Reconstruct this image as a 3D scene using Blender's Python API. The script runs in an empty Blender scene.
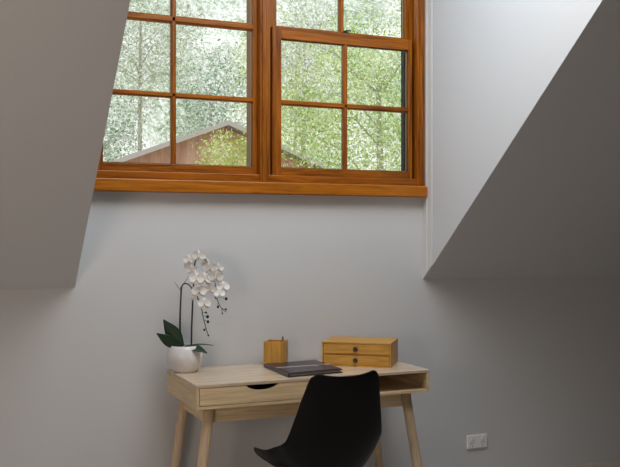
import bpy, bmesh, math, random
from mathutils import Vector, Matrix
R = math.radians
random.seed(7)
S = bpy.context.scene
COL = S.collection

# ------------------------------------------------------------ camera
H = 1.32
cam_d = bpy.data.cameras.new('camera')
cam = bpy.data.objects.new('camera', cam_d); COL.objects.link(cam)
cam.location = (0, 0, H)
cam.rotation_euler = (R(90), 0, R(-23.3))
cam_d.sensor_width = 36
cam_d.lens = 890 / 620 * 36
cam_d.shift_y = 1.5 / 620
cam_d.clip_start = 0.05; cam_d.clip_end = 300
S.camera = cam
S.view_settings.view_transform = 'Standard'
S.view_settings.look = 'None'
S.view_settings.exposure = 0.0
S.view_settings.gamma = 1
S.view_settings.use_curve_mapping = False

# ------------------------------------------------------------ sky, sun, fill lamps
W = bpy.data.worlds.new('sky'); S.world = W; W.use_nodes = True
bg = W.node_tree.nodes['Background']
bg.inputs[0].default_value = (0.86, 0.93, 1.0, 1); bg.inputs[1].default_value = 0.98

def sun(rot, e, col, ang):
    l = bpy.data.lights.new('sun', 'SUN'); l.energy = e; l.color = col; l.angle = R(ang)
    o = bpy.data.objects.new('sun', l); COL.objects.link(o); o.rotation_euler = rot
sd = Vector((.35, .55, -.75)).normalized()          # hazy sun, high behind the house
sun(sd.to_track_quat('-Z', 'Y').to_euler(), 2.3, (1, .98, .94), 6)

def area(name, loc, target, sx, sy, e, col=(1, 1, 1)):
    l = bpy.data.lights.new(name, 'AREA'); l.shape = 'RECTANGLE'; l.size = sx; l.size_y = sy
    l.energy = e; l.color = col
    o = bpy.data.objects.new(name, l); COL.objects.link(o); o.location = loc
    d = Vector(target) - Vector(loc)
    o.rotation_euler = d.to_track_quat('-Z', 'Y').to_euler()
    return o
# added fill lamps, out of view: two under the dormer ceiling, one mid-room left
area('dormer_fill_lamp', (1.36, 2.80, 2.93), (1.36, 2.95, 0), 1.2, .7, 30, (.37, .44, .52))
area('dormer_fill_lamp', (1.36, 2.2, 2.93), (1.36, 2.6, 0), 1.2, .7, 35, (.58, .54, .50))
area('left_fill_lamp', (-0.9, 0.9, 1.2), (0.5, 3.2, 1.6), .8, .8, 17, (.94, .76, .64))

# ------------------------------------------------------------ materials
def nt(name):
    m = bpy.data.materials.new(name); m.use_nodes = True
    t = m.node_tree; return m, t, t.nodes['Principled BSDF']
def N(t, k, **kw):
    n = t.nodes.new(k)
    for a, b in kw.items(): setattr(n, a, b)
    return n
def plain(name, col, rough=.5, spec=.5, metal=0, bump=0, bscale=200):
    m, t, p = nt(name)
    p.inputs['Base Color'].default_value = (*col, 1); p.inputs['Roughness'].default_value = rough
    p.inputs['Specular IOR Level'].default_value = spec; p.inputs['Metallic'].default_value = metal
    tc = N(t, 'ShaderNodeTexCoord'); n = N(t, 'ShaderNodeTexNoise'); n.inputs['Scale'].default_value = bscale
    t.links.new(tc.outputs['Object'], n.inputs['Vector'])
    # a slight variation of tone, as every real surface has
    mx = N(t, 'ShaderNodeMix', data_type='RGBA'); mx.inputs[6].default_value = (*[c * .95 for c in col], 1)
    mx.inputs[7].default_value = (*[min(1, c * 1.05) for c in col], 1)
    t.links.new(n.outputs['Fac'], mx.inputs[0]); t.links.new(mx.outputs[2], p.inputs['Base Color'])
    if bump:
        b = N(t, 'ShaderNodeBump'); b.inputs['Strength'].default_value = bump; b.inputs['Distance'].default_value = .002
        t.links.new(n.outputs['Fac'], b.inputs['Height']); t.links.new(b.outputs[0], p.inputs['Normal'])
    return m
def wood(name, dark, light, axis='X', scale=1.0, rough=.45, bump=.15, spec=.5, streak=22):
    m, t, p = nt(name)
    tc = N(t, 'ShaderNodeTexCoord'); mp = N(t, 'ShaderNodeMapping')
    s = [streak, streak, streak]; s['XYZ'.index(axis)] = 1.3
    mp.inputs['Scale'].default_value = [a * scale for a in s]
    t.links.new(tc.outputs['Object'], mp.inputs['Vector'])
    n1 = N(t, 'ShaderNodeTexNoise'); n1.inputs['Scale'].default_value = 1.6; n1.inputs['Detail'].default_value = 7
    n1.inputs['Distortion'].default_value = 1.2
    n2 = N(t, 'ShaderNodeTexNoise'); n2.inputs['Scale'].default_value = 9; n2.inputs['Detail'].default_value = 4
    t.links.new(mp.outputs[0], n1.inputs['Vector']); t.links.new(mp.outputs[0], n2.inputs['Vector'])
    ad = N(t, 'ShaderNodeMath', operation='MULTIPLY_ADD'); ad.inputs[1].default_value = .35
    t.links.new(n2.outputs['Fac'], ad.inputs[0]); 
    ml = N(t, 'ShaderNodeMath', operation='MULTIPLY'); ml.inputs[1].default_value = .75
    t.links.new(n1.outputs['Fac'], ml.inputs[0]); t.links.new(ml.outputs[0], ad.inputs[2])
    cr = N(t, 'ShaderNodeValToRGB'); cr.color_ramp.elements[0].position = .36; cr.color_ramp.elements[1].position = .68
    cr.color_ramp.elements[0].color = (*dark, 1); cr.color_ramp.elements[1].color = (*light, 1)
    t.links.new(ad.outputs[0], cr.inputs[0]); t.links.new(cr.outputs[0], p.inputs['Base Color'])
    b = N(t, 'ShaderNodeBump'); b.inputs['Strength'].default_value = bump; b.inputs['Distance'].default_value = .001
    t.links.new(ad.outputs[0], b.inputs['Height']); t.links.new(b.outputs[0], p.inputs['Normal'])
    p.inputs['Roughness'].default_value = rough; p.inputs['Specular IOR Level'].default_value = spec
    return m

M_wall = plain('wall_paint', (.62, .63, .635), .85, .25, bump=.08, bscale=300)
M_bouncecut = wood('dark_bounce_lining', (.10, .055, .03), (.20, .12, .07), 'Z', .5, .6)  # for the unseen right gable wall, dark brown to cut and warm its bounce
M_trimpaint = plain('trim_paint', (.66, .66, .64), .55, .4)
M_skirt = plain('skirting_paint', (.60, .56, .50), .4, .5)
M_floor = plain('pale_bounce_carpet', (.52, .49, .46), .95, .1, bump=.5, bscale=500)  # floor out of view, kept pale to bounce light up to the slopes
WD, WL = (.10, .024, .0015), (.38, .112, .0035)
M_timX = wood('cedar_along', WD, WL, 'X', 1.2, .38, spec=.3)
M_timZ = wood('cedar_upright', WD, WL, 'Z', 1.2, .38, spec=.3)
M_sill = wood('sill_cedar', (.23, .068, .004), (.50, .165, .010), 'X', 1.2, .36, spec=.3)
OD, OL = (.57, .42, .235), (.82, .64, .40)
M_oak = wood('pale_oak', OD, OL, 'X', 1.4, .42, .1)
M_oakTop = wood('satin_oak_top', (.50, .38, .25), (.72, .58, .42), 'X', 1.4, .24, .05, 1.0)
M_oakY = wood('pale_oak_side', OD, OL, 'Y', 1.4, .45, .1)
M_oakZ = wood('pale_oak_leg', (.50, .36, .23), (.74, .57, .39), 'Z', 1.4, .4, .1)
BD, BL = (.40, .180, .020), (.64, .330, .045)
M_bamX = wood('bamboo_along', BD, BL, 'X', 2.5, .4, .05, streak=14)
M_bamZ = wood('bamboo_upright', BD, BL, 'Z', 2.5, .4, .05, streak=14)
M_knob = plain('dark_knob', (.035, .012, .010), .5)
M_black = plain('black_plastic', (.0022, .0020, .0024), .45, .22)
M_blackf = plain('black_cushion', (.008, .008, .009), .7, .3, bump=.2)
M_hollow = plain('dark_lining', (.03, .022, .016), .8, .2)
M_leather = plain('dark_leather', (.042, .032, .038), .33, .6, bump=.35, bscale=420)
M_strap = plain('leather_strap', (.34, .28, .26), .40, .6)
M_metal = plain('clasp_metal', (.55, .48, .40), .3, .5, 1)
M_pot = plain('white_ceramic', (.72, .71, .71), .25, .5)
M_soil = plain('potting_moss', (.03, .025, .012), .95, .1, bump=.8, bscale=60)
M_leaf = plain('orchid_leaf', (.010, .036, .014), .35, .5, bscale=30)
M_stem = plain('orchid_stem', (.028, .032, .014), .5, .4)
M_bud = plain('orchid_bud', (.022, .026, .012), .45, .4)
M_petal = plain('orchid_petal', (.86, .86, .84), .6, .3, bscale=50)
M_lip = plain('orchid_lip', (.74, .60, .38), .6, .3)
M_outlet = plain('white_plastic', (.88, .87, .86), .35, .5)
M_slot = plain('socket_slot', (.03, .03, .03), .6, .3)
M_gap = plain('dark_gap', (.02, .012, .008), .8, .2)
M_iron = plain('dark_bronze', (.03, .02, .014), .4, .5, .6)
M_pen = plain('maroon_pen', (.12, .01, .02), .35, .5)
M_paper = plain('paper', (.6, .58, .55), .8, .2)
M_jambshade = plain('jamb_shade_black', (.012, .011, .011), .7, .3)  # shade of the outer jamb, put into the colour
M_bead = plain('glazing_bead', (.42, .27, .12), .5, .4)

def glass_mat():
    m = bpy.data.materials.new('window_glass'); m.use_nodes = True; t = m.node_tree
    t.nodes.clear()
    o = N(t, 'ShaderNodeOutputMaterial'); a = N(t, 'ShaderNodeBsdfTransparent'); g = N(t, 'ShaderNodeBsdfGlossy')
    g.inputs['Roughness'].default_value = .02
    fr = N(t, 'ShaderNodeFresnel'); fr.inputs[0].default_value = 1.45
    mx = N(t, 'ShaderNodeMixShader'); t.links.new(fr.outputs[0], mx.inputs[0])
    a.inputs[0].default_value = (.97, .98, .97, 1)
    t.links.new(a.outputs[0], mx.inputs[1]); t.links.new(g.outputs[0], mx.inputs[2]); t.links.new(mx.outputs[0], o.inputs[0])
    return m
M_glass = glass_mat()

# ------------------------------------------------------------ helpers
def link(name, bm, mat, parent=None, smooth=False, bevel=0):
    bmesh.ops.recalc_face_normals(bm, faces=bm.faces)
    me = bpy.data.meshes.new(name); bm.to_mesh(me); bm.free()
    o = bpy.data.objects.new(name, me); COL.objects.link(o)
    for m_ in (mat if isinstance(mat, (list, tuple)) else [mat]): me.materials.append(m_)
    if smooth:
        for p in me.polygons: p.use_smooth = True
    if bevel:
        b = o.modifiers.new('bevel', 'BEVEL'); b.width = bevel; b.segments = 2; b.limit_method = 'ANGLE'
    if parent: o.parent = parent
    return o
def box(bm, a, b, mat=None):
    r = bmesh.ops.create_cube(bm, size=1)
    c = [(a[i] + b[i]) / 2 for i in range(3)]; s = [abs(b[i] - a[i]) for i in range(3)]
    for v in r['verts']: v.co = Vector([v.co[i] * s[i] + c[i] for i in range(3)])
    return r['verts']
def bx(name, a, b, mat, parent=None, bevel=0):
    bm = bmesh.new(); box(bm, a, b); return link(name, bm, mat, parent, bevel=bevel)
def tag(o, label, cat, group=None, kind=None):
    o['label'] = label; o['category'] = cat
    if group: o['group'] = group
    if kind: o['kind'] = kind
    return o
def struct(o): o['kind'] = 'structure'; return o
def empty(name, loc=(0, 0, 0), rz=0):
    o = bpy.data.objects.new(name, None); COL.objects.link(o); o.location = loc; o.rotation_euler = (0, 0, rz)
    o.empty_display_size = .05; return o
def prism(bm, pts, off):
    """closed polygon pts (3D) extruded by vector off"""
    a = [bm.verts.new(p) for p in pts]; b = [bm.verts.new(Vector(p) + Vector(off)) for p in pts]
    bm.faces.new(a); bm.faces.new(b[::-1]); n = len(pts)
    for i in range(n): bm.faces.new((a[i], a[(i + 1) % n], b[(i + 1) % n], b[i]))
def tube(bm, pts, rads, seg=10, cap=True):
    pts = [Vector(p) for p in pts]; rings = []
    prev = None
    for i, p in enumerate(pts):
        d = (pts[min(i + 1, len(pts) - 1)] - pts[max(i - 1, 0)]).normalized()
        if prev is None:
            u = d.orthogonal().normalized()
        else:
            u = (prev - d * prev.dot(d)).normalized()
        prev = u; w = d.cross(u)
        r = rads[i] if isinstance(rads, (list, tuple)) else rads
        rings.append([bm.verts.new(p + (u * math.cos(k * 2 * math.pi / seg) + w * math.sin(k * 2 * math.pi / seg)) * r) for k in range(seg)])
    for a, b in zip(rings, rings[1:]):
        for k in range(seg): bm.faces.new((a[k], a[(k + 1) % seg], b[(k + 1) % seg], b[k]))
    if cap: bm.faces.new(rings[0][::-1]); bm.faces.new(rings[-1])
def lathe(bm, prof, seg=40, c=(0, 0)):
    rings = []
    for r, z in prof:
        rings.append([bm.verts.new((c[0] + r * math.cos(k * 2 * math.pi / seg), c[1] + r * math.sin(k * 2 * math.pi / seg), z)) for k in range(seg)] if r > 1e-6 else [bm.verts.new((c[0], c[1], z))])
    for a, b in zip(rings, rings[1:]):
        for k in range(seg):
            k2 = (k + 1) % seg
            if len(a) == 1: bm.faces.new((a[0], b[k2], b[k]))
            elif len(b) == 1: bm.faces.new((a[k], a[k2], b[0]))
            else: bm.faces.new((a[k], a[k2], b[k2], b[k]))
def bez(p0, p1, p2, p3, n):
    o = []
    for i in range(n + 1):
        t = i / n; s = 1 - t
        o.append(Vector(p0) * s**3 + Vector(p1) * 3 * s * s * t + Vector(p2) * 3 * s * t * t + Vector(p3) * t**3)
    return o

# ------------------------------------------------------------ room shell
YW = 3.68; KN = 1.107; SL = .846          # window wall, height of the knee, slope of the roof
XL, XR = .550, 2.173                       # dormer cheeks
X0, X1 = -2.5, 5.2                         # gable walls
YB = -2.2                                  # far knee wall
ZD = 2.98                                  # dormer ceiling
YM = (YW + YB) / 2; ZR = KN + SL * (YW - YM)
def zs(y): return KN + SL * (YW - y)
def ys(z): return YW - (z - KN) / SL
struct(bx('floor', (X0 - .15, YB - .15, -.2), (X1 + .15, YW + .14, 0), M_floor))
# window wall with its opening
WX0, WX1, WZ0, WZ1 = .600, 2.163, 1.52, 2.93
bm = bmesh.new()
T = .16
box(bm, (X0 - .15, YW, 0), (WX0, YW + T, 1.2)); box(bm, (WX1, YW, 0), (X1 + .15, YW + T, 1.2))
box(bm, (WX0, YW, 0), (WX1, YW + T, 1.2))
box(bm, (XL - .12, YW, 1.2), (WX0, YW + T, 3.1)); box(bm, (WX1, YW, 1.2), (XR + .12, YW + T, 3.1))
box(bm, (WX0, YW, 1.2), (WX1, YW + T, WZ0)); box(bm, (WX0, YW, WZ1), (WX1, YW + T, 3.1))
bmesh.ops.remove_doubles(bm, verts=bm.verts, dist=1e-5)
struct(link('wall_back', bm, M_wall))
# sloping ceiling on the window side, left and right of the dormer and above it
bm = bmesh.new()
th = Vector((0, .13, .15))
for a, b in ((X0 - .1, XL - .0015), (XR + .0015, X1 + .1)):
    prism(bm, [(a, YW, zs(YW)), (b, YW, zs(YW)), (b, YM, ZR), (a, YM, ZR)], th)
yd = ys(ZD)
prism(bm, [(XL, yd, ZD), (XR, yd, ZD), (XR, YM, ZR), (XL, YM, ZR)], th)
# far slope
prism(bm, [(X0 - .1, YM, ZR), (X1 + .1, YM, ZR), (X1 + .1, YB, KN), (X0 - .1, YB, KN)], Vector((0, -.13, .15)))
struct(link('ceiling', bm, M_wall))
# dormer ceiling and cheeks
struct(bx('ceiling_dormer', (XL - .12, yd - .02, ZD), (XR + .12, YW + T, ZD + .12), M_wall))
for nm, xa, xb in (('wall_left', XL - .1, XL), ('wall_right', XR, XR + .1)):
    bm = bmesh.new()
    prism(bm, [(xa, YW, zs(YW) + .001), (xa, YW, ZD), (xa, yd, ZD)], (xb - xa, 0, 0))
    struct(link(nm + '_dormer', bm, M_wall))
for nm, xa, xb in (('wall_left', X0 - .15, X0), ('wall_right', X1, X1 + .15)):
    bm = bmesh.new()
    prism(bm, [(xa, YB, 0), (xa, YW, 0), (xa, YW, KN + .05), (xa, YM, ZR + .05), (xa, YB, KN + .05)], (xb - xa, 0, 0))
    struct(link(nm, bm, M_bouncecut if nm == 'wall_right' else M_wall))
struct(bx('wall_front', (X0 - .15, YB - .15, 0), (X1 + .15, YB, 1.25), M_wall))
# painted cover strip in the corner of window wall and right cheek (stops at the slope)
bm = bmesh.new()
def strip(bm, ya, yb, t, ztop=ZD):
    prism(bm, [(XR, ya, zs(ya) + .002), (XR, yb, zs(yb) + .002), (XR, yb, ztop), (XR, ya, ztop)], (-t, 0, 0))
strip(bm, 3.598, YW, .004); strip(bm, 3.638, 3.642, .0075)
struct(link('trim_1', bm, M_trimpaint, bevel=.001))
# skirting
bm = bmesh.new()
prism(bm, [(X0, YW, 0), (X0, YW - .018, 0), (X0, YW - .018, .105), (X0, YW - .008, .128), (X0, YW, .130)], (X1 - X0, 0, 0))
struct(link('baseboard_back', bm, M_skirt))

# ------------------------------------------------------------ window
win = struct(empty('window_1', (0, YW, WZ0)))
def wbx(name, a, b, mat, parent=win, bevel=.003):
    o = bx(name, a, b, mat, None, bevel); attach(o, parent); return o
def attach(o, parent):
    o.parent = parent
    bpy.context.view_layer.update()
    o.matrix_parent_inverse = parent.matrix_world.inverted()
def wlink(name, bm, mat, parent=win, bevel=.003):
    o = link(name, bm, mat, None, bevel=bevel); attach(o, parent); return o
# outer frame: two jambs, head, sill base, all through the wall depth
YF = 3.655
wbx('sill', (XL + .02, 3.628, 1.498), (XR - .008, 3.72, 1.551), M_sill, bevel=.005)
wbx('frame_bottom', (WX0, 3.665, 1.5515), (WX1, 3.84, 1.585), M_timX)
bm = bmesh.new(); box(bm, (2.127, YF, 1.552), (2.166, 3.69, WZ1)); box(bm, (2.139, 3.69, 1.552), (2.166, 3.84, WZ1))
box(bm, (2.138, YF - .006, 1.552), (2.156, YF, WZ1))
wlink('jamb', bm, M_timZ)
bm = bmesh.new(); box(bm, (WX0 - .02, YF, 1.552), (.632, 3.69, WZ1)); box(bm, (WX0 - .02, 3.69, 1.552), (.620, 3.84, WZ1))
wlink('jamb', bm, M_timZ)
wbx('head', (WX0 - .02, YF, WZ1 - .04), (2.166, 3.84, WZ1 + .02), M_timX)
# mullion with its moulded face
bm = bmesh.new()
box(bm, (1.338, YF, 1.552), (1.376, 3.84, WZ1 - .04)); box(bm, (1.346, YF - .008, 1.552), (1.362, YF, WZ1 - .04))
box(bm, (1.376, 3.712, 1.552), (1.400, 3.84, WZ1 - .04)); box(bm, (1.388, 3.690, 1.552), (1.398, 3.712, WZ1 - .04))
wlink('mullion', bm, M_timZ, bevel=.002)
bm = bmesh.new(); box(bm, (2.1195, 3.7265, 1.586), (2.1385, 3.731, WZ1 - .04)); wlink('parting_bead', bm, M_timZ, bevel=0)
bm = bmesh.new(); box(bm, (1.3995, 3.7265, 1.586), (1.412, 3.731, WZ1 - .04)); wlink('parting_bead', bm, M_timZ, bevel=0)
def sash(name, x0, x1, z0, z1, y0, y1, gx0, gx1, gz0, gz1, cols, rows, mw=.022, zm=None, thick=None, mats=(M_timX, M_timZ)):
    """timber sash with glazing bars and one pane per light"""
    s = empty(name, (0, y0, z0)); attach(s, win)
    bm = bmesh.new(); box(bm, (x0, y0, z0), (gx0, y1, z1)); s1 = link('stile', bm, mats[1], None, bevel=.002); attach(s1, s)
    bm = bmesh.new(); box(bm, (gx1, y0, z0), (x1, y1, z1)); s1 = link('stile', bm, mats[1], None, bevel=.002); attach(s1, s)
    bm = bmesh.new(); box(bm, (gx0, y0 + .001, z0), (gx1, y1 - .001, gz0)); s1 = link('rail', bm, mats[0], None, bevel=.002); attach(s1, s)
    bm = bmesh.new(); box(bm, (gx0, y0 + .001, gz1), (gx1, y1 - .001, z1)); s1 = link('rail', bm, mats[0], None, bevel=.002); attach(s1, s)
    ym = (y0 + y1) / 2
    # glazing bars
    for c in cols:
        bm = bmesh.new(); prism(bm, [(c - mw / 2, y0 + .010, gz0), (c - mw / 4, y0 + .003, gz0), (c + mw / 4, y0 + .003, gz0), (c + mw / 2, y0 + .010, gz0), (c + mw / 2, y1 - .005, gz0), (c - mw / 2, y1 - .005, gz0)], (0, 0, gz1 - gz0))
        o = link('glazing_bar', bm, mats[1]); attach(o, s)
    for z, h in rows:
        bm = bmesh.new(); prism(bm, [(gx0, y0 + .010, z - h / 2), (gx0, y0 + .003, z - h / 4), (gx0, y0 + .003, z + h / 4), (gx0, y0 + .010, z + h / 2), (gx0, y1 - .005, z + h / 2), (gx0, y1 - .005, z - h / 2)], (gx1 - gx0, 0, 0))
        o = link('glazing_bar', bm, mats[0]); attach(o, s)
    # bead around the opening
    bm = bmesh.new(); b = .004
    box(bm, (gx0, ym, gz0), (gx0 + b, ym + .008, gz1)); box(bm, (gx1 - b, ym, gz0), (gx1, ym + .008, gz1))
    box(bm, (gx0, ym, gz0), (gx1, ym + .008, gz0 + b)); box(bm, (gx0, ym, gz1 - b), (gx1, ym + .008, gz1))
    o = link('bead', bm, M_bead); attach(o, s)
    xs = [gx0] + list(cols) + [gx1]; zz = [gz0] + [r[0] for r in rows] + [gz1]
    for i in range(len(xs) - 1):
        for j in range(len(zz) - 1):
            o = bx('pane', (xs[i], ym - .0015, zz[j]), (xs[i + 1], ym + .0015, zz[j + 1]), M_glass); attach(o, s)
    return s
# left window: fixed sash, two lights wide
sash('fixed_sash', .633, 1.3375, 1.586, 2.888, 3.692, 3.728, .664, 1.318, 1.620, 2.86, [.963], [(1.914, .022), (2.236, .031), (2.556, .022)])
# right window: lower sash in front, upper sash behind
sash('lower_sash', 1.409, 2.119, 1.586, 2.248, 3.692, 3.726, 1.452, 2.100, 1.620, 2.196, [1.771], [(1.913, .024)])
up = sash('upper_sash', 1.401, 2.1375, 2.214, 2.888, 3.732, 3.768, 1.444, 2.104, 2.262, 2.86, [1.771], [(2.556, .022)])
# sash catch on the meeting rail
lk = empty('sash_lock', (1.775, 3.70, 2.248)); attach(lk, win)
bm = bmesh.new(); box(bm, (1.757, 3.694, 2.248), (1.793, 3.722, 2.253)); lathe(bm, [(0, 2.253), (.010, 2.253), (.010, 2.262), (0, 2.264)], 16, (1.775, 3.708))
box(bm, (1.772, 3.690, 2.258), (1.795, 3.700, 2.263))
o = link('catch', bm, M_iron); attach(o, lk)
# near-black strip standing in for the shade on the outer right jamb
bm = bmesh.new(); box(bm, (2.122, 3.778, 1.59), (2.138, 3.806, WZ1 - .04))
wlink('jamb_shade_strip', bm, M_jambshade, bevel=0)

# ------------------------------------------------------------ desk
DX0, DX1, DY0, DY1 = .919, 1.919, 3.200, 3.640
desk = empty('desk', ((DX0 + DX1) / 2, (DY0 + DY1) / 2, 0))
tag(desk, 'pale oak desk with one drawer, open compartment and slanted legs against the wall', 'desk')
def dk(o, p=desk): attach(o, p); return o
dk(bx('desktop', (DX0, DY0, .749), (DX1, DY1, .761), M_oakTop, bevel=.0012))
dk(bx('bottom_panel', (DX0, DY0 + .001, .668), (DX1, DY1, .680), M_oak, bevel=.001))
dk(bx('side_panel', (DX0, DY0 + .0005, .680), (DX0 + .011, DY1, .749), M_oakY))
dk(bx('side_panel', (DX1 - .013, DY0 + .0005, .680), (DX1, DY1, .749), M_oakY))
dk(bx('divider', (1.430, DY0 + .002, .680), (1.442, DY1 - .012, .749), M_oakY))
dk(bx('back_panel', (DX0 + .011, DY1 - .012, .680), (DX1 - .013, DY1, .749), M_oak))
# drawer front with the scooped finger hole
fx0, fx1, fz0, fz1 = DX0 + .0135, 1.428, .6825, .7475
hx0, hx1, hd = 1.113, 1.249, .020
pts = [(fx0, fz0), (fx1, fz0), (fx1, fz1), (hx1 + .006, fz1)]
n = 16
for i in range(n + 1):
    t = i / n; x = hx1 + (hx0 - hx1) * t
    u = abs(2 * t - 1)
    z = fz1 - hd * (1 - u**2.6) * (1 if u < .999 else 0)
    pts.append((x, z))
pts += [(hx0 - .006, fz1), (fx0, fz1)]
dr = dk(empty('drawer', ((fx0 + fx1) / 2, DY0, fz0)))
bm = bmesh.new(); prism(bm, [(x, DY0 + .001, z) for x, z in pts], (0, .014, 0))
f = link('drawer_front', bm, M_oak); attach(f, dr)
bm = bmesh.new(); box(bm, (fx0 + .006, DY0 + .0155, fz0 + .001), (fx1 - .006, DY0 + .38, fz0 + .007)); box(bm, (fx0 + .006, DY0 + .0155, fz0 + .007), (fx0 + .014, DY0 + .38, fz1 - .012))
box(bm, (fx1 - .014, DY0 + .0155, fz0 + .007), (fx1 - .006, DY0 + .38, fz1 - .012)); box(bm, (fx0 + .014, DY0 + .372, fz0 + .007), (fx1 - .014, DY0 + .38, fz1 - .012))
f = link('drawer_box', bm, M_hollow); attach(f, dr)
# rails under the body
dk(bx('front_rail', (.985, 3.262, .605), (1.862, 3.280, .668), M_oak))
dk(bx('back_rail', (.985, 3.575, .605), (1.862, 3.593, .668), M_oak))
dk(bx('side_rail', (.972, 3.275, .605), (.988, 3.580, .668), M_oakY))
dk(bx('side_rail', (1.858, 3.275, .605), (1.874, 3.580, .668), M_oakY))
# legs, round and tapering, splayed outwards
for sx in (0, 1):
    for sy in (0, 1):
        tx, ty = (.986, 1.836)[sx], (3.258, 3.594)[sy]
        bx_, by_ = (.898, 1.945)[sx], (3.232, 3.628)[sy]
        bm = bmesh.new()
        p0 = Vector((tx, ty, .6675)); p1 = Vector((bx_, by_, 0.0))
        tube(bm, [p0 + (p1 - p0) * t for t in (0, .2, .4, .6, .8, 1)], [.0205, .0205, .0198, .018, .0155, .013], 24)
        for v in bm.verts:
            if v.co.z > .64: v.co.z = min(v.co.z, .6678)
            if v.co.z < .02: v.co.z = max(v.co.z, .0) if v.co.z < 0 else v.co.z
        dk(link('leg', bm, M_oakZ, smooth=True))
# ------------------------------------------------------------ chair
CH = empty('chair', (1.305, 2.98, 0), R(1))
tag(CH, 'black moulded shell chair pulled up to the pale oak desk', 'chair')
prof = [  # y, z, half width, side lift z, side lift forward y
    (.178, .432, .150, .058, .0),
    (.170, .440, .172, .070, .0),
    (.140, .446, .188, .085, .0),
    (.09, .444, .202, .100, .0),
    (.02, .438, .214, .118, .0),
    (-.06, .434, .214, .134, .01),
    (-.13, .444, .200, .142, .035),
    (-.18, .475, .194, .122, .055),
    (-.212, .53, .192, .075, .070),
    (-.230, .60, .184, .024, .066),
    (-.243, .68, .168, .008, .055),
    (-.255, .76, .150, .006, .043),
    (-.263, .81, .141, .012, .036),
    (-.266, .833, .136, .018, .032),
    (-.267, .843, .130, .020, .030),
]
def catmull(P, n):
    out = []
    for i in range(len(P) - 1):
        a, b, c, d = P[max(i - 1, 0)], P[i], P[i + 1], P[min(i + 2, len(P) - 1)]
        for k in range(n):
            t = k / n
            out.append([.5 * (2 * b[j] + (c[j] - a[j]) * t + (2 * a[j] - 5 * b[j] + 4 * c[j] - d[j]) * t * t + (3 * b[j] - a[j] - 3 * c[j] + d[j]) * t**3) for j in range(len(b))])
    out.append(list(P[-1])); return out
bm = bmesh.new(); rows = []
NU = 28
for (y, z, w, lz, ly) in catmull(prof, 4):
    row = []
    for i in range(NU + 1):
        u = -1 + 2 * i / NU; k = abs(u)**2.3
        rd = max(0, (abs(u) - .78) / .22) ** 2 * .034 * max(0, min(1, (z - .76) / .083))   # rounded upper corners
        row.append(bm.verts.new((u * w, y + ly * k, z + lz * k - rd)))
    rows.append(row)
for a, b in zip(rows, rows[1:]):
    for i in range(NU): bm.faces.new((a[i], a[i + 1], b[i + 1], b[i]))
sh = link('shell', bm, M_black, None, smooth=True)
so = sh.modifiers.new('thickness', 'SOLIDIFY'); so.thickness = .009; so.offset = 0
sb = sh.modifiers.new('smooth', 'SUBSURF'); sb.levels = 1; sb.render_levels = 1
sh.parent = CH
bm = bmesh.new(); rows = []
P2 = [(p[0], p[1] + .020, p[2] * .82, p[3] * .55, p[4] * .6) for p in prof[1:7]]
for (y, z, w, lz, ly) in catmull(P2, 4):
    rows.append([bm.verts.new((u * w, y + ly * abs(u)**2.3, z + lz * abs(u)**2.3 - .012 * abs(u)**6)) for u in [-1 + 2 * i / 20 for i in range(21)]])
for a, b in zip(rows, rows[1:]):
    for i in range(20): bm.faces.new((a[i], a[i + 1], b[i + 1], b[i]))
cu = link('seat_cushion', bm, M_blackf, None, smooth=True)
so = cu.modifiers.new('thickness', 'SOLIDIFY'); so.thickness = .022; so.offset = 0
cu.modifiers.new('smooth', 'SUBSURF').render_levels = 1
cu.parent = CH
bm = bmesh.new(); box(bm, (-.13, -.012, .408), (.13, .012, .422)); box(bm, (-.012, -.11, .408), (.012, .15, .422)); lathe(bm, [(0, .395), (.05, .395), (.06, .41), (.06, .424), (0, .424)], 24)
link('under_frame', bm, M_black, CH)
for sx in (-1, 1):
    for y0, y1 in ((.12, .22), (-.10, -.20)):
        bm = bmesh.new(); p0 = Vector((sx * .11, y0, .418)); p1 = Vector((sx * .205, y1, .003))
        tube(bm, [p0.lerp(p1, t) for t in (0, .33, .66, 1)], [.019, .018, .0155, .012], 20)
        link('leg', bm, M_oakZ, CH, smooth=True)

# ------------------------------------------------------------ things on the desk
ZT = .761
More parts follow.
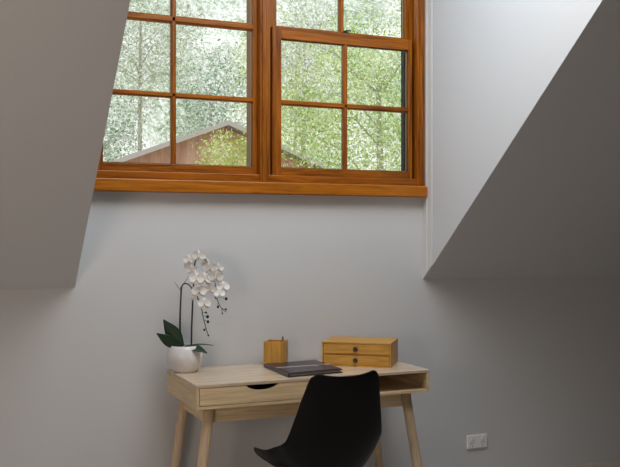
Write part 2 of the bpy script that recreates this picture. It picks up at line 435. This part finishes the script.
# bamboo two-drawer box
RB = R(-37)
bb = empty('drawer_box', (1.790, 3.298, ZT), RB)   # origin: front right lower corner, body extends to -x and +y
tag(bb, 'small bamboo box with two little drawers on the right of the desk', 'storage box')
BW, BDp, BH = .297, .212, .103
t_ = .006
def bp(name, a, b, m, p=bb, bevel=.001): return bx(name, a, b, m, p, bevel)
bm = bmesh.new()
box(bm, (-BW, 0, 0), (0, BDp, t_)); box(bm, (-BW, 0, BH - t_), (0, BDp, BH))
box(bm, (-BW, 0, t_), (-BW + t_, BDp, BH - t_)); box(bm, (-t_, 0, t_), (0, BDp, BH - t_)); box(bm, (-BW + t_, BDp - t_, t_), (-t_, BDp, BH - t_))
box(bm, (-BW + t_, .004, BH / 2 - .002), (-t_, BDp - t_, BH / 2 + .002))
link('body', bm, M_bamX, bb, bevel=.0006)
for k in range(2):
    z0 = t_ + .0015 if k == 0 else BH / 2 + .0032; z1 = BH / 2 - .0032 if k == 0 else BH - t_ - .0015
    dw = empty('drawer', (0, 0, 0)); dw.parent = bb
    bm = bmesh.new(); box(bm, (-BW + t_ + .0015, .001, z0), (-t_ - .0015, .009, z1))
    box(bm, (-BW + t_ + .004, .009, z0), (-t_ - .004, .19, z0 + .004)); box(bm, (-BW + t_ + .004, .186, z0 + .004), (-t_ - .004, .19, z1 - .006))
    link('drawer_front', bm, M_bamX, dw)
    bm = bmesh.new(); c = Vector((-BW / 2 - .002, 0, (z0 + z1) / 2))
    tube(bm, [c + Vector((0, .004, 0)), c + Vector((0, -.004, 0)), c + Vector((0, -.008, 0)), c + Vector((0, -.0095, 0))], [.0075, .0075, .0105, .0085], 20)
    link('knob', bm, M_knob, dw, smooth=False)
# bamboo pen holder
ph = empty('pen_holder', (1.383, 3.582, ZT), RB)
tag(ph, 'square bamboo pen holder standing near the wall beside the dark portfolio', 'pen holder')
a, hh, t2 = .043, .104, .006
bm = bmesh.new()
box(bm, (-a, -a, 0), (a, a, .006)); box(bm, (-a, -a, .006), (-a + t2, a, hh)); box(bm, (a - t2, -a, .006), (a, a, hh))
box(bm, (-a + t2, -a, .006), (a - t2, -a + t2, hh)); box(bm, (-a + t2, a - t2, .006), (a - t2, a, hh))
link('body', bm, M_bamZ, ph, bevel=.0025)
pn = empty('pen', (1.383, 3.582, ZT + .0075), RB); tag(pn, 'dark maroon pen sticking out of the bamboo pen holder', 'pen')
bm = bmesh.new(); tube(bm, [(.024, -.008, 0), (.028, .010, .112)], .0038, 12); link('barrel', bm, M_pen, pn, smooth=True)
bm = bmesh.new(); tube(bm, [(.028, .010, .1115), (.0283, .0108, .118)], .0028, 12); link('cap', bm, M_metal, pn, smooth=True)

# dark leather portfolio
def quad_slab(bm, q, z0, z1):
    prism(bm, [(x, y, z0) for x, y in q], (0, 0, z1 - z0))
fo = empty('portfolio', (1.44, 3.40, ZT)); tag(fo, 'dark leather portfolio with a strap lying on the desk behind the black chair', 'portfolio')
FQ = [Vector((1.305, 3.236)), Vector((1.550, 3.262)), Vector((1.560, 3.560)), Vector((1.314, 3.538))]  # FL FR BR BL
def fq(s, t): return FQ[0].lerp(FQ[1], s).lerp(FQ[3].lerp(FQ[2], s), t)
def patch(s0, s1, t0, t1): return [fq(s0, t0), fq(s1, t0), fq(s1, t1), fq(s0, t1)]
def fob(name, q, z0, z1, m, bev=.002):
    bm = bmesh.new(); quad_slab(bm, q, z0, z1); o = link(name, bm, m, None, bevel=bev); attach(o, fo); return o
fob('back_cover', patch(0, 1, 0, 1), ZT, ZT + .005, M_leather)
fob('pages', patch(.03, .97, .03, .97), ZT + .0051, ZT + .0105, M_paper, .0005)
fob('front_cover', patch(0, 1, 0, 1), ZT + .0106, ZT + .0150, M_leather)
fob('spine', [fq(-.02, 0), fq(.0, 0), fq(.0, 1), fq(-.02, 1)], ZT, ZT + .0150, M_leather)
fob('pocket', [fq(.02, .02), fq(.98, .02), fq(.98, .38), fq(.02, .46)], ZT + .0151, ZT + .0180, M_leather)
fob('strap', [fq(0, .48), fq(.93, .40), fq(.93, .46), fq(0, .54)], ZT + .0151, ZT + .0185, M_strap, .001)
fob('clasp', [fq(.78, .395), fq(.86, .388), fq(.86, .472), fq(.78, .48)], ZT + .0186, ZT + .0210, M_metal, .001)
fob('tab', patch(.90, 1.03, .42, .52), ZT + .0151, ZT + .0180, M_strap, .001)

# orchid ------------------------------------------------------------
OX, OY = .972, 3.554
orc = empty('potted_orchid', (OX, OY, ZT)); tag(orc, 'white orchid in a round white pot at the left end of the desk', 'potted plant')
rt = Vector((math.cos(R(-23.3)), math.sin(R(-23.3)), 0)); dp = Vector((-rt.y, rt.x, 0))   # across and away
K = 3.67 / 890
def op(px, py, d=0.0):
    """pot-centred coordinates: px across and py up measured on the plant, d depth"""
    return rt * ((px - 184) * K) + dp * d + Vector((0, 0, (371.0 - py) * K))
bm = bmesh.new()
lathe(bm, [(0, 0), (.046, 0), (.050, .002), (.064, .022), (.0725, .049), (.0720, .070), (.0650, .093), (.0575, .105), (.0550, .1075), (.0530, .105), (.057, .090), (.057, .078), (0, .078)], 48)
link('pot', bm, M_pot, orc, smooth=True)
bm = bmesh.new(); lathe(bm, [(0, .0785), (.0565, .0785), (.0560, .090), (.03, .098), (0, .100)], 24)
link('moss', bm, M_soil, orc, smooth=True)
def leaf(name, base, tip, width, bend, side, twist=0, fold=.25, mat=M_leaf):
    """broad strap leaf from base to tip with a centre fold"""
    base, tip = Vector(base), Vector(tip); d = tip - base; L = d.length
    mid = (base + tip) / 2 + Vector(bend)
    cp = bez(base, base.lerp(mid, .66), tip.lerp(mid, .66), tip, 16)
    side = Vector(side).normalized(); bm = bmesh.new(); rows = []
    for i, p in enumerate(cp):
        t = i / 16; w = width * (math.sin(math.pi * min(1, .12 + t * .88)) ** .55) * (.55 + .45 * math.sin(math.pi * min(t * 1.1, 1))) if t < 1 else .001
        tg = (cp[min(i + 1, 16)] - cp[max(i - 1, 0)]).normalized()
        s = (side - tg * side.dot(tg)).normalized(); s = Matrix.Rotation(twist * t, 3, tg) @ s
        nn = tg.cross(s)
        if i == 16: w = .002
        rows.append([bm.verts.new(p + s * (w * u) + nn * (fold * w * abs(u))) for u in (-1, -.75, -.4, 0, .4, .75, 1)])
    for a, b in zip(rows, rows[1:]):
        for k in range(6): bm.faces.new((a[k], a[k + 1], b[k + 1], b[k]))
    o = link(name, bm, mat, orc, smooth=True)
    m_ = o.modifiers.new('thickness', 'SOLIDIFY'); m_.thickness = .0022
    m_ = o.modifiers.new('smooth', 'SUBSURF'); m_.levels = 1; m_.render_levels = 1
    return o
up_ = Vector((0, 0, 1))
leaf('leaf', op(182, 346, -.012), op(163.5, 319, -.02), .031, -rt * .004, rt * .8 + up_ * .7, fold=.15)
leaf('leaf', op(181, 347, -.02), op(157.5, 332, -.04), .024, -rt * .002 + up_ * -.004, rt * .35 + up_ * 1.0 , fold=.15)
leaf('leaf', op(184, 346.5, -.015), op(208, 351, -.06), .023, up_ * .012, dp * .9 + up_ * .45, fold=.2)
leaf('leaf', op(185, 346, .01), op(212, 346, .03), .010, up_ * .010, dp * 1 + up_ * .1, fold=.2)
leaf('leaf', op(180, 347, .0), op(172, 338, .06), .016, up_ * .010, rt, fold=.2)
# stems with their arching tips
def stem(name, pts, r0, r1, mat=M_stem, seg=8):
    bm = bmesh.new(); n = len(pts)
    tube(bm, pts, [r0 + (r1 - r0) * i / (n - 1) for i in range(n)], seg); return link(name, bm, mat, orc, smooth=True)
sA = catmull([list(op(179.3, 346)), list(op(179.2, 320)), list(op(180.0, 298)), list(op(180.8, 288)), list(op(183, 284)), list(op(187.5, 284.5)), list(op(192, 289, -.02)), list(op(200, 302, -.03)), list(op(203, 316, -.03)), list(op(206, 328, -.03)), list(op(208, 334, -.03))], 5)
stem('stem', sA, .0042, .0012)
sB = catmull([list(op(190.5, 346)), list(op(191, 320)), list(op(192.3, 290)), list(op(193.3, 272)), list(op(194.5, 262)), list(op(199, 257)), list(op(206, 262, -.01)), list(op(213, 275, -.02)), list(op(215.5, 290, -.02)), list(op(217, 300, -.02)), list(op(221, 308, -.02)), list(op(226, 312, -.02))], 5)
stem('stem', sB, .0036, .0010)
stem('support_stake', [op(190.2, 346, .004), op(192.0, 300, .004), op(193.6, 262, .006)], .0026, .0022)
stem('support_stake', [op(179.0, 346, .004), op(179.4, 318, .004), op(179.9, 287, .004)], .0026, .0022)
stem('side_shoot', [op(180.5, 291), op(177, 287), op(174, 282)], .0014, .0007)
stem('side_shoot', [op(181, 286), op(185, 281), op(188, 276)], .0014, .0007)
def bud(px, py, r, d=-.02, sp=None):
    c = op(px, py, d)
    b_ = bmesh.new(); bmesh.ops.create_uvsphere(b_, u_segments=12, v_segments=8, radius=r)
    for v in b_.verts: v.co = Vector((v.co.x, v.co.y, v.co.z * 1.2)) + c
    if sp: tube(b_, [op(sp[0], sp[1], d), c], .0009, 6)
    link('bud', b_, M_bud, orc, smooth=True)
for a_ in [(207.5, 316, .0062, -.03, (203, 315)), (207.8, 321, .0055, -.03, (204, 319)), (204.2, 329, .0046, -.03, (206, 327)), (208.2, 334.5, .0036, -.03, None), (206.0, 312, .004, -.03, (202.5, 312)),
           (215.4, 297, .0060, -.02, None), (225.6, 298.5, .0060, -.02, (217, 297)), (217.5, 306.5, .0052, -.02, (217.5, 301)), (225.3, 309, .0042, -.02, (221, 308)), (221.8, 313, .0032, -.02, (221, 308))]:
    bud(*a_)
# a moth-orchid bloom: two broad petals, three sepals, a lip
def flower_mesh():
    bm = bmesh.new()
    def petal(ang, L, w, zoff, curl):
        rows = []
        for i in range(7):
            t = i / 6; r = .003 + L * t; ww = w * math.sin(math.pi * min(.97, .10 + .86 * t)) ** .7
            row = []
            for u in (-1, -.5, 0, .5, 1):
                x = ww * u; y = r; z = zoff + curl * t * t + .003 * abs(u)
                ca, sa = math.cos(ang), math.sin(ang)
                row.append(bm.verts.new((x * ca - y * sa, x * sa + y * ca, z)))
            rows.append(row)
        for a, b in zip(rows, rows[1:]):
            for k in range(4): bm.faces.new((a[k], a[k + 1], b[k + 1], b[k]))
    petal(0, .026, .0105, -.002, -.004); petal(R(128), .025, .0100, -.002, -.004); petal(R(-128), .025, .0100, -.002, -.004)
    petal(R(72), .027, .0185, .001, -.003); petal(R(-72), .027, .0185, .001, -.003)
    me = bpy.data.meshes.new('flower'); bm.to_mesh(me); bm.free(); me.materials.append(M_petal)
    for p in me.polygons: p.use_smooth = True
    bm = bmesh.new(); bmesh.ops.create_uvsphere(bm, u_segments=10, v_segments=6, radius=.0042)
    for v in bm.verts: v.co = Vector((v.co.x * .8, v.co.y * 1.5 - .003, v.co.z * 1.2 + .004))
    ml = bpy.data.meshes.new('lip'); bm.to_mesh(ml); bm.free(); ml.materials.append(M_lip)
    for p in ml.polygons: p.use_smooth = True
    return me, ml
fm, fl = flower_mesh()
rnd = random.Random(3)
blooms = [(198.5, 256.5, .0, 1), (188, 260.5, .02, .85), (192, 270, -.02, .8), (204, 262, .01, .9), (210, 268, -.03, 1), (196.5, 278.5, -.03, 1.05), (205, 279, -.04, 1.1), (215.5, 277, -.03, 1.1),
          (222.5, 287, -.01, .9), (199.5, 291, -.03, 1.05), (209.5, 289, -.02, .9), (204.5, 303, -.03, .95), (187, 267, .03, .7), (217.5, 268.5, .0, .8), (194, 297, .0, .6), (219.5, 293.5, -.03, .75)]
for i, (px, py, d, s) in enumerate(blooms):
    f = bpy.data.objects.new('flower', fm); COL.objects.link(f); f.parent = orc
    f.location = op(px, py, d - .01)
    dirv = (Vector((-rt.y * 0, 0, 0)) - dp * 1.0 + rt * rnd.uniform(-.7, .7) + up_ * rnd.uniform(-.35, .25)).normalized()
    f.rotation_mode = 'QUATERNION'
    f.rotation_quaternion = dirv.to_track_quat('Z', 'Y'); 
    f.scale = (s, s, s)
    g = bpy.data.objects.new('lip', fl); COL.objects.link(g); g.parent = f

# ------------------------------------------------------------ power point
ou = empty('power_outlet', (2.472, YW, .311)); tag(ou, 'white double power outlet low on the wall to the right of the desk', 'power outlet')
bx('cover_plate', (-.058, -.010, -.033), (.058, 0, .033), M_outlet, ou, bevel=.004)
for sx in (-.030, .030):
    sk = bx('switch', (sx - .007 + (.0), -.0135, .008), (sx + .007, -.010, .024), M_outlet, ou, bevel=.001)
    bm = bmesh.new()
    for ang, cx_, cz_ in ((R(30), -.007, -.006), (R(-30), .007, -.006), (0, 0, -.020)):
        vs = box(bm, (-.001, -.0108, -.0042), (.001, -.0099, .0042))
        mt = Matrix.Translation((sx + cx_, 0, cz_)) @ Matrix.Rotation(ang, 4, 'Y')
        for v in vs: v.co = mt @ v.co
    link('socket', bm, M_slot, ou)

# ------------------------------------------------------------ outside
GZ = -2.2
def mat_ground():
    m, t, p = nt('garden_ground'); tc = N(t, 'ShaderNodeTexCoord'); n = N(t, 'ShaderNodeTexNoise'); n.inputs['Scale'].default_value = 1.5; n.inputs['Detail'].default_value = 8
    cr = N(t, 'ShaderNodeValToRGB'); cr.color_ramp.elements[0].color = (.20, .26, .10, 1); cr.color_ramp.elements[1].color = (.45, .46, .30, 1)
    t.links.new(tc.outputs['Object'], n.inputs[0]); t.links.new(n.outputs[0], cr.inputs[0]); t.links.new(cr.outputs[0], p.inputs['Base Color']); p.inputs['Roughness'].default_value = .9
    return m
M_ground = mat_ground()
def mat_hill():
    m, t, p = nt('scrub_hillside'); tc = N(t, 'ShaderNodeTexCoord')
    n = N(t, 'ShaderNodeTexNoise'); n.inputs['Scale'].default_value = 6.5; n.inputs['Detail'].default_value = 10; n.inputs['Roughness'].default_value = .8; n.inputs['Distortion'].default_value = .6
    n2 = N(t, 'ShaderNodeTexNoise'); n2.inputs['Scale'].default_value = .45; n2.inputs['Detail'].default_value = 4
    t.links.new(tc.outputs['Object'], n.inputs[0]); t.links.new(tc.outputs['Object'], n2.inputs[0])
    cr = N(t, 'ShaderNodeValToRGB'); e = cr.color_ramp.elements
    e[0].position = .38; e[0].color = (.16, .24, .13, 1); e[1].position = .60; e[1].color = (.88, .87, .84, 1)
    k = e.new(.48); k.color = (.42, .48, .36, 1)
    ad = N(t, 'ShaderNodeMath', operation='MULTIPLY_ADD'); ad.inputs[1].default_value = .35; t.links.new(n2.outputs['Fac'], ad.inputs[0])
    sb = N(t, 'ShaderNodeMath', operation='SUBTRACT'); sb.inputs[1].default_value = .155; t.links.new(n.outputs['Fac'], sb.inputs[0]); t.links.new(sb.outputs[0], ad.inputs[2])
    t.links.new(ad.outputs[0], cr.inputs[0]); t.links.new(cr.outputs[0], p.inputs['Base Color']); p.inputs['Roughness'].default_value = 1; p.inputs['Specular IOR Level'].default_value = 0
    return m
struct(bx('ground', (-30, 4.2, GZ - .3), (45, 60, GZ), M_ground))
bm = bmesh.new(); nx, nz = 60, 30; vs = []
for j in range(nz + 1):
    for i in range(nx + 1):
        x = -15 + 55 * i / nx; s_ = j / nz
        vs.append(bm.verts.new((x, 22 + 14 * s_ + random.uniform(-.4, .4), GZ - .2 + 16.5 * s_ ** 1.0 + random.uniform(-.3, .3))))
for j in range(nz):
    for i in range(nx): bm.faces.new((vs[j * (nx + 1) + i], vs[j * (nx + 1) + i + 1], vs[(j + 1) * (nx + 1) + i + 1], vs[(j + 1) * (nx + 1) + i]))
struct(link('hillside', bm, mat_hill(), smooth=True))

# timber shed with a gable roof
M_board = wood('shed_boards', (.62, .26, .18), (.94, .54, .42), 'Z', .35, .8, .3, streak=14)
M_barge = plain('barge_board', (.46, .40, .38), .7)
M_roof = plain('shed_roof', (.30, .30, .31), .6)
SY = 12.5; ax, az = 3.98, 2.97; hw = 2.9; pt = .385; Ls = 4
shd = empty('shed', (ax, SY, GZ)); tag(shd, 'reddish brown timber shed with a low grey gable roof beyond the window', 'shed')
bm = bmesh.new(); prism(bm, [(ax - hw + .3, SY, GZ), (ax + hw - .3, SY, GZ), (ax + hw - .3, SY, az - .05 - pt * (hw - .3)), (ax, SY, az - .05), (ax - hw + .3, SY, az - .05 - pt * (hw - .3))], (0, Ls, 0))
dk(link('wall', bm, M_board), shd)
for sx in (-1, 1):
    bm = bmesh.new(); prism(bm, [(ax, SY - .3, az - .045), (ax + sx * hw, SY - .3, az - .045 - pt * hw), (ax + sx * hw, SY - .3, az - .02 - pt * hw), (ax, SY - .3, az - .02)], (0, Ls + .6, 0))
    dk(link('roof', bm, M_roof), shd)
    bm = bmesh.new(); prism(bm, [(ax, SY - .31, az - .07), (ax + sx * hw, SY - .31, az - .07 - pt * hw), (ax + sx * hw, SY - .31, az - pt * hw), (ax, SY - .31, az)], (0, .038, 0))
    dk(link('barge_board', bm, M_barge), shd)

# trees and bushes: trunk, branches and leafy crown, each tree its own
def leafmat(name, c1, c2, tr=.35):
    m = bpy.data.materials.new(name); m.use_nodes = True; t = m.node_tree; p = t.nodes['Principled BSDF']
    oi = N(t, 'ShaderNodeNewGeometry'); cr = N(t, 'ShaderNodeValToRGB'); cr.color_ramp.elements[0].color = (*c1, 1); cr.color_ramp.elements[1].color = (*c2, 1)
    tc = N(t, 'ShaderNodeTexCoord'); nz = N(t, 'ShaderNodeTexNoise'); nz.inputs['Scale'].default_value = 2.6; nz.inputs['Detail'].default_value = 3
    t.links.new(tc.outputs['Object'], nz.inputs['Vector'])
    m1 = N(t, 'ShaderNodeMath', operation='MULTIPLY_ADD'); m1.inputs[1].default_value = 2.6; m1.inputs[2].default_value = -1.3
    t.links.new(nz.outputs['Fac'], m1.inputs[0])
    m2 = N(t, 'ShaderNodeMath', operation='ADD'); t.links.new(oi.outputs['Random Per Island'], m2.inputs[0]); t.links.new(m1.outputs[0], m2.inputs[1])
    t.links.new(m2.outputs[0], cr.inputs[0]); t.links.new(cr.outputs[0], p.inputs['Base Color'])
    p.inputs['Roughness'].default_value = .6; p.inputs['Specular IOR Level'].default_value = .3
    tl = N(t, 'ShaderNodeBsdfTranslucent'); t.links.new(cr.outputs[0], tl.inputs[0])
    mx = N(t, 'ShaderNodeMixShader'); mx.inputs[0].default_value = tr; o = t.nodes['Material Output']
    t.links.new(p.outputs[0], mx.inputs[1]); t.links.new(tl.outputs[0], mx.inputs[2]); t.links.new(mx.outputs[0], o.inputs[0])
    return m
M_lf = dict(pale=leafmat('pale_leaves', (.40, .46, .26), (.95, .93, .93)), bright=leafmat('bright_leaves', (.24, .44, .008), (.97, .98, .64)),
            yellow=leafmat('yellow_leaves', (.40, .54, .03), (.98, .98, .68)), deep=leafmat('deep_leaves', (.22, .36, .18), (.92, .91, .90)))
M_bark = plain('pale_bark', (.42, .37, .32), .9, .1, bump=.5, bscale=8)
def tree(name, label, x, y, base, crown_c, crown_r, nleaf, size, mat, seed, group=None, cat='tree', trunk=.10):
    r = random.Random(seed)
    t = empty(name, (x, y, base)); tag(t, label, cat, group)
    c = Vector((x, y, crown_c)); bm = bmesh.new()
    tube(bm, [(x, y, base), (x + r.uniform(-.1, .1), y, (base + crown_c) / 2), (x, y, crown_c + crown_r[2] * .5)], [trunk, trunk * .7, trunk * .25], 8)
    dk(link('trunk', bm, M_bark), t)
    ends = []; bm = bmesh.new()
    for k in range(11):
        z0 = crown_c + r.uniform(-.7, .4) * crown_r[2]
        a = r.uniform(0, 2 * math.pi); e = Vector((x + math.cos(a) * crown_r[0] * r.uniform(.5, .95), y + math.sin(a) * crown_r[1] * r.uniform(.5, .95), z0 + r.uniform(.1, .5) * crown_r[2]))
        m_ = Vector((x, y, z0)).lerp(e, .5) + Vector((0, 0, .1 * crown_r[2]))
        tube(bm, [(x, y, z0), m_, e], [trunk * .13, trunk * .08, trunk * .03], 5); ends.append((e, m_))
    dk(link('branches', bm, M_bark), t)
    vs, fs = [], []
    ncl = max(12, nleaf // 40); cl = []
    for k in range(ncl):
        while True:
            q = Vector((r.uniform(-1, 1), r.uniform(-1, 1), r.uniform(-1, 1)))
            if q.length < 1 and q.length > .25: break
        cl.append(c + Vector((q.x * crown_r[0], q.y * crown_r[1], q.z * crown_r[2])))
    sp = .22 * min(crown_r)
    for k in range(nleaf):
        o = cl[r.randrange(ncl)] + Vector((r.gauss(0, sp), r.gauss(0, sp), r.gauss(0, sp)))
        u = Vector((r.gauss(0, 1), r.gauss(0, 1), r.gauss(0, 1))).normalized(); w = u.orthogonal().normalized()
        w = Matrix.Rotation(r.uniform(0, 6.28), 3, u) @ w; nn = u.cross(w)
        s = size * r.uniform(.6, 1.3); i = len(vs)
        vs += [o - u * s, o + w * s * .42 + nn * s * .08, o + u * s, o - w * s * .42 + nn * s * .08]; fs.append((i, i + 1, i + 2, i + 3))
    me = bpy.data.meshes.new('foliage'); me.from_pydata(vs, [], fs); me.materials.append(M_lf[mat])
    ob = bpy.data.objects.new('foliage', me); COL.objects.link(ob); dk(ob, t)
    return t
G = 'garden trees beyond the window'
tree('leafy_bush', 'pale yellow-green bush in front of the brown shed gable', 3.62, 10.9, GZ, 2.10, (.50, .4, .52), 5600, .020, 'yellow', 1, cat='bush', trunk=.05)
tree('leafy_tree', 'bright green leafy tree filling the lower right window panes', 4.9, 9.35, GZ, 2.55, (1.25, .8, 1.35), 27000, .021, 'bright', 2, G)
tree('leafy_tree', 'yellow-green leafy tree behind the bright one, in the upper right panes', 9.4, 22.8, GZ, 5.4, (1.9, 1.2, 2.2), 11000, .045, 'yellow', 3, G)
tree('leafy_tree', 'airy pale green tree farthest right in the window view', 10.7, 16.4, GZ, 5.0, (1.7, 1.2, 2.4), 9000, .038, 'pale', 4, G)
tree('leafy_tree', 'deep green tree rising behind the shed roof', 5.75, 18.9, GZ, 3.9, (.85, .8, 1.5), 5200, .042, 'deep', 5, G)
tree('leafy_tree', 'pale washed-out tree at the left edge of the window view', 3.2, 18.9, GZ, 3.4, (.9, .8, 1.3), 5200, .040, 'deep', 6, G)
tree('leafy_tree', 'tall pale tree showing in the upper left panes', 5.0, 22.5, GZ, 6.2, (1.7, 1.2, 1.6), 7000, .048, 'pale', 7, G)
tree('leafy_tree', 'thin pale tree beside the mullion in the upper panes', 8.0, 18.9, GZ, 5.2, (.75, .9, 1.8), 5200, .042, 'pale', 8, G)
